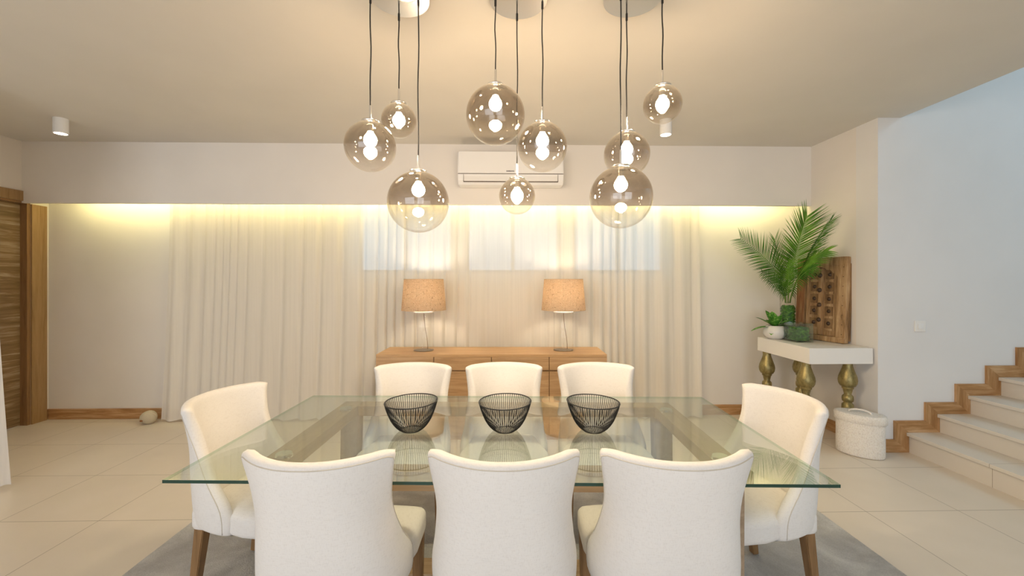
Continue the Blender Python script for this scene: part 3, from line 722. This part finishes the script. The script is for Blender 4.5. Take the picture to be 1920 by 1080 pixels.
cvx = thing('cube_vase', 'square clear glass vase lined with a green leaf at the console front', 'vase', (2.850, 3.905, CZ), R(4))
bm = B(); s_ = .083
for a, b_, c, d_ in ((-s_, s_, -s_, -s_ + .004), (-s_, s_, s_ - .004, s_), (-s_, -s_ + .004, -s_ + .004, s_ - .004), (s_ - .004, s_, -s_ + .004, s_ - .004)): add_box(bm, a, b_, c, d_, 0.014, .178)
add_box(bm, -s_, s_, -s_, s_, 0, .014); obj('glass_walls', bm, M['vase_glass'], cvx)
bm = B()
for k in range(15):
    zz_ = .018 + k * .0082; rnd2 = random.Random(k)
    q = .056 + rnd2.uniform(-.003, .006); pts = [(q, q), (-q, q), (-q, -q), (q, -q)]
    loop = []
    for i in range(4):
        a, b_ = pts[i], pts[(i + 1) % 4]
        for j in range(6): loop.append((a[0] + (b_[0] - a[0]) * j / 6 + rnd2.uniform(-.003, .003), a[1] + (b_[1] - a[1]) * j / 6, zz_ + rnd2.uniform(-.003, .004)))
    add_tube(bm, loop, .0062, 6, closed=True)
add_box(bm, -.055, .055, -.055, .055, .016, .130)
obj('leaf_lining', bm, M['moss'], cvx, smooth=True)
VX, VY = 2.905, 4.13
cy = thing('cylinder_vase', 'tall clear glass cylinder vase with green filling holding palm fronds', 'vase', (VX, VY, CZ))
obj('glass_wall', add_lathe(B(), [(0, 0), (.068, 0), (.070, .004), (.070, .47), (.0665, .47), (.0665, .012), (0, .012)], 40), M['glass'], cy, smooth=True)
bm = B(); 
for k in range(30):
    zz_ = .02 + k * .0105; rr_ = .054 + .007 * math.sin(k * 1.9)
    add_tube(bm, [(rr_ * math.cos(2 * math.pi * j / 22), rr_ * math.sin(2 * math.pi * j / 22), zz_ + .008 * math.sin(j * 1.7 + k)) for j in range(22)], .0068, 6, closed=True)
add_lathe(bm, [(0, .016), (.05, .016), (.05, .33), (0, .335)], 20)
obj('leaf_filling', bm, M['moss'], cy, smooth=True)

# ------------------------------------------------------------------ palm fronds
def bez(P0, P1, P2, t): return P0 * (1 - t) ** 2 + P1 * 2 * t * (1 - t) + P2 * t * t
def frond(P, side, llen, n_, label, mt, droop=.25, ang=48, start=.22, seed=1, wid=.0110):
    """P: three world points; side: vector across the frond plane"""
    rnd = random.Random(seed); P0, P1, P2 = [Vector(p) for p in P]; o0 = P0.copy()
    bm = B(); side = Vector(side).normalized()
    for i in range(n_):
        t = start + (1 - start) * (i + .5) / n_; p = bez(P0, P1, P2, t) - o0; tg = (bez(P0, P1, P2, min(1, t + .01)) - bez(P0, P1, P2, t - .01)).normalized()
        s_ = (side - tg * side.dot(tg)).normalized(); up = s_.cross(tg).normalized()
        q = (t - start) / (1 - start); ll = llen * (.55 + .9 * q - .95 * q * q * q) * (1 + rnd.uniform(-.06, .06)); an = R(ang * (1.18 - .62 * q) + rnd.uniform(-3, 3))
        for sg in (-1, 1):
            d = tg * math.cos(an) + s_ * sg * math.sin(an) + up * (.18 + rnd.uniform(-.05, .05))
            blade(bm, p, d, ll, wid * (1.15 - .4 * q), droop, .35, 6, 0, up, lambda t_: (.35 + .65 * math.sin(math.pi * min(1, t_ + .25) * .8)) * (1 - t_ ** 3) + .02)
    o = obj('palm_frond', bm, mt, loc=o0, smooth=True)
    tag(o, label, 'palm frond', 'palm fronds in the cylinder vase')
    pts = [bez(P0, P1, P2, k / 14) - o0 for k in range(15)]
    obj('stalk', add_tube(B(), pts, [.0045 - .0035 * k / 14 for k in range(15)], 6), M['stalk'], o, smooth=True)
def W(u, v_, Y):
    T = R(1.2); a = (u - 960) / FPX; x, y = a * math.cos(T) + math.sin(T), -a * math.sin(T) + math.cos(T); k = Y / y
    return Vector((x * k, Y, H + (527 - v_) / FPX * k))
b_ = CZ + .36
frond([(VX - .02, VY, b_), W(1475, 505, 4.02), W(1388, 447, 3.90)], (.55, -.1, .85), .29, 44, 'palm frond arching far out to the left of the vase', M['palm_dark'], .12, 50, .20, 1)
frond([(VX, VY, b_), W(1486, 480, 3.98), W(1513, 405, 3.88)], (1, .15, -.2), .37, 50, 'palm frond rising upright and tallest, bright green', M['palm'], .06, 60, .26, 2, .0115)
frond([(VX + .02, VY, b_), W(1502, 490, 4.0), W(1558, 412, 3.82)], (.2, .5, -.8), .20, 34, 'palm frond with dark tip reaching up to the right', M['palm_dark'], .10, 38, .35, 3)
frond([(VX + .01, VY - .02, b_), W(1492, 496, 3.95), W(1552, 470, 3.70)], (.2, .35, .9), .19, 34, 'palm frond leaning right over the carved wooden panel top', M['palm'], .25, 40, .35, 4)
frond([(VX + .02, VY, b_), W(1488, 515, 3.98), W(1530, 500, 3.75)], (.2, .3, .9), .16, 22, 'lowest palm frond crossing in front of the carved wooden panel', M['palm_dark'], .35, 60, .15, 5)
frond([(VX - .01, VY - .02, b_), W(1476, 530, 3.95), W(1482, 488, 3.85)], (1, .0, -.1), .13, 20, 'short bright green palm frond at the mouth of the vase', M['palm'], .15, 45, .25, 6, .011)
frond([(VX - .02, VY + .01, b_), W(1470, 515, 4.12), W(1452, 448, 4.10)], (.8, .2, .6), .24, 30, 'palm frond half hidden behind the long left one', M['palm_dark'], .10, 50, .10, 7)

frond([(VX - .03, VY - .02, b_), W(1462, 535, 3.98), W(1428, 512, 3.88)], (.3, .1, .9), .15, 24, 'small palm frond drooping low over the white pot', M['palm_dark'], .35, 55, .15, 8)
# ------------------------------------------------------------------ carved wooden panel
wp = thing('carved_panel', 'antique carved wooden door panel with round bosses leaning on the console', 'wooden panel', (3.100, 3.97, CZ), rot=(0, 0, 0))
wp.rotation_mode = 'XYZ'
WW, HH = .250, .805
bm = B(); add_box(bm, -WW, -WW + .085, 0, .045, 0, HH, .004); obj('side_frame', bm, M['antique_r'], wp)
bm = B(); add_box(bm, WW - .085, WW, 0, .045, 0, HH, .004); obj('side_frame', bm, M['antique'], wp)
bm = B(); add_box(bm, -WW + .001, WW - .001, -.002, .043, HH - .075, HH + .003, .004); obj('top_frame', bm, M['antique'], wp)
bm = B(); add_box(bm, -WW + .001, WW - .001, -.010, .043, -.0, .05, .004); add_box(bm, WW - .04, WW + .005, -.016, .02, 0, .04, .006); obj('bottom_frame', bm, M['antique'], wp)
bm = B(); add_box(bm, -WW + .086, -WW + .104, .004, .03, .05, HH - .075); add_box(bm, WW - .104, WW - .086, .004, .03, .05, HH - .075); add_box(bm, WW - .02, WW + .001, .0435, .07, .02, HH - .06); obj('inner_moulding', bm, M['antique_d'], wp)
for s_, nm in ((-1, 'door_leaf'), (1, 'door_leaf')):
    x0, x1 = (-.145, -.004) if s_ < 0 else (.004, .145)
    bm = B(); add_box(bm, x0, x1, .020, .034, .052, HH - .09)
    lf = obj(nm, bm, M['antique'], wp)
    bm = B()
    for k in range(6): add_box(bm, x0 + .035, x1 - .022, .011, .0195, .10 + k * .118, .122 + k * .118, .002)
    add_box(bm, x0, x0 + .022, .008, .0195, .055, HH - .10, .002); add_box(bm, x1 - .016, x1, .008, .0195, .055, HH - .10, .002)
    obj('cross_band', bm, M['antique'], lf)
    bm = B()
    for k in range(5): add_box(bm, x0 + .032, x1 - .026, .0185, .0197, .126 + k * .118, .214 + k * .118)
    obj('sunk_panel', bm, M['antique_d'], lf)
    for k in range(5):
        bm = B(); xx = (x0 + x1) / 2 + .004; zz_ = .170 + k * .118
        r_ = [(0, -.014), (.006, -.013), (.009, -.006), (.014, -.005), (.019, -.001), (.019, 0)]
        add_lathe(bm, r_, 18); bmesh.ops.transform(bm, matrix=Matrix.Translation((xx, .0185, zz_)) @ Matrix.Rotation(R(-90), 4, 'X') @ Matrix.Scale(-1, 4, (0, 0, 1)) @ Matrix.Scale(-1, 4, (0, 0, 1)), verts=bm.verts)
        obj('boss', bm, M['iron'], lf, smooth=True)
bm = B(); add_box(bm, -.022, .010, .002, .0195, .055, HH - .10, .003); obj('meeting_stile', bm, M['antique'], wp)
for zz_ in (.20, .345, .49, .635):
    bm = B(); add_lathe(bm, [(0, -.018), (.010, -.016), (.016, -.008), (.021, -.004), (.023, 0)], 18)
    bmesh.ops.transform(bm, matrix=Matrix.Translation((-.006, .002, zz_)) @ Matrix.Rotation(R(-90), 4, 'X'), verts=bm.verts); obj('boss', bm, M['iron'], wp, smooth=True)
# cusped arch under the top frame
bm = B(); pts = [(-.175, HH - .075), (.175, HH - .075), (.175, HH - .20), (.15, HH - .165), (.12, HH - .15), (.10, HH - .125), (.06, HH - .12), (.035, HH - .098), (0, HH - .092), (-.035, HH - .098), (-.06, HH - .12), (-.10, HH - .125), (-.12, HH - .15), (-.15, HH - .165), (-.175, HH - .20)]
add_prism(bm, pts, 'y', .0, .0185); obj('arch_band', bm, M['antique'], wp)
bm = B()
for k in range(8):
    add_tube(bm, [(WW - .03, -.001, .08 + k * .09), (WW - .03, -.004, .08 + k * .09)], .0035, 8)
obj('nail_heads', bm, M['iron'], wp)
wp.matrix_world = Matrix.Translation((3.088, 3.960, CZ + .004)) @ Matrix.Rotation(R(-77), 4, 'Z') @ Matrix.Rotation(R(-2.6), 4, 'X')

# ------------------------------------------------------------------ crocheted basket
bk_ = thing('laundry_basket', 'white crocheted oval basket with a lid beside the stairs', 'basket', (3.035, 3.430, 0), R(-45))
def oval(bm, prof, a, b_, seg=56):
    add_lathe(bm, prof, seg)
    for v_ in bm.verts: v_.co.x *= a; v_.co.y *= b_
    return bm
obj('body', oval(B(), [(0, .003), (.93, .003), (.97, .012), (.975, .10), (.97, .20), (.985, .29), (.97, .30), (0, .30)], .168, .108), M['crochet'], bk_, smooth=True)
ld = obj('lid', oval(B(), [(1.03, .285), (1.06, .29), (1.065, .335), (1.03, .350), (.9, .352), (0, .350)], .168, .108), M['crochet'], bk_, smooth=True)
obj('handle', add_tube(B(), [(.075 * math.cos(math.pi * k / 12), 0, .350 + .028 * math.sin(math.pi * k / 12)) for k in range(13)], .008, 8), M['crochet'], ld, smooth=True)

# ------------------------------------------------------------------ knitted door stop
bm = B(); bmesh.ops.create_icosphere(bm, subdivisions=4, radius=1)
for v_ in bm.verts:
    x, y, z = v_.co; v_.co = Vector((x * .074, y * .066, .066 + z * .068 * (1 + .12 * x)))
    if v_.co.z < .008: v_.co.z = .001
ds = obj('door_stop', bm, M['knit'], smooth=True, loc=(-3.665, 4.315, 0)); tag(ds, 'beige knitted pebble shaped door stop on the floor by the curtain', 'door stop')
bm = add_lathe(B(), [(0, 0), (.017, 0), (.016, .004), (0, .005)], 16); bmesh.ops.transform(bm, matrix=Matrix.Translation((-.02, -.062, .048)) @ Matrix.Rotation(R(80), 4, 'X') @ Matrix.Scale(.6, 4, (0, 1, 0)), verts=bm.verts)
obj('patch', bm, M['antique_r'], ds)
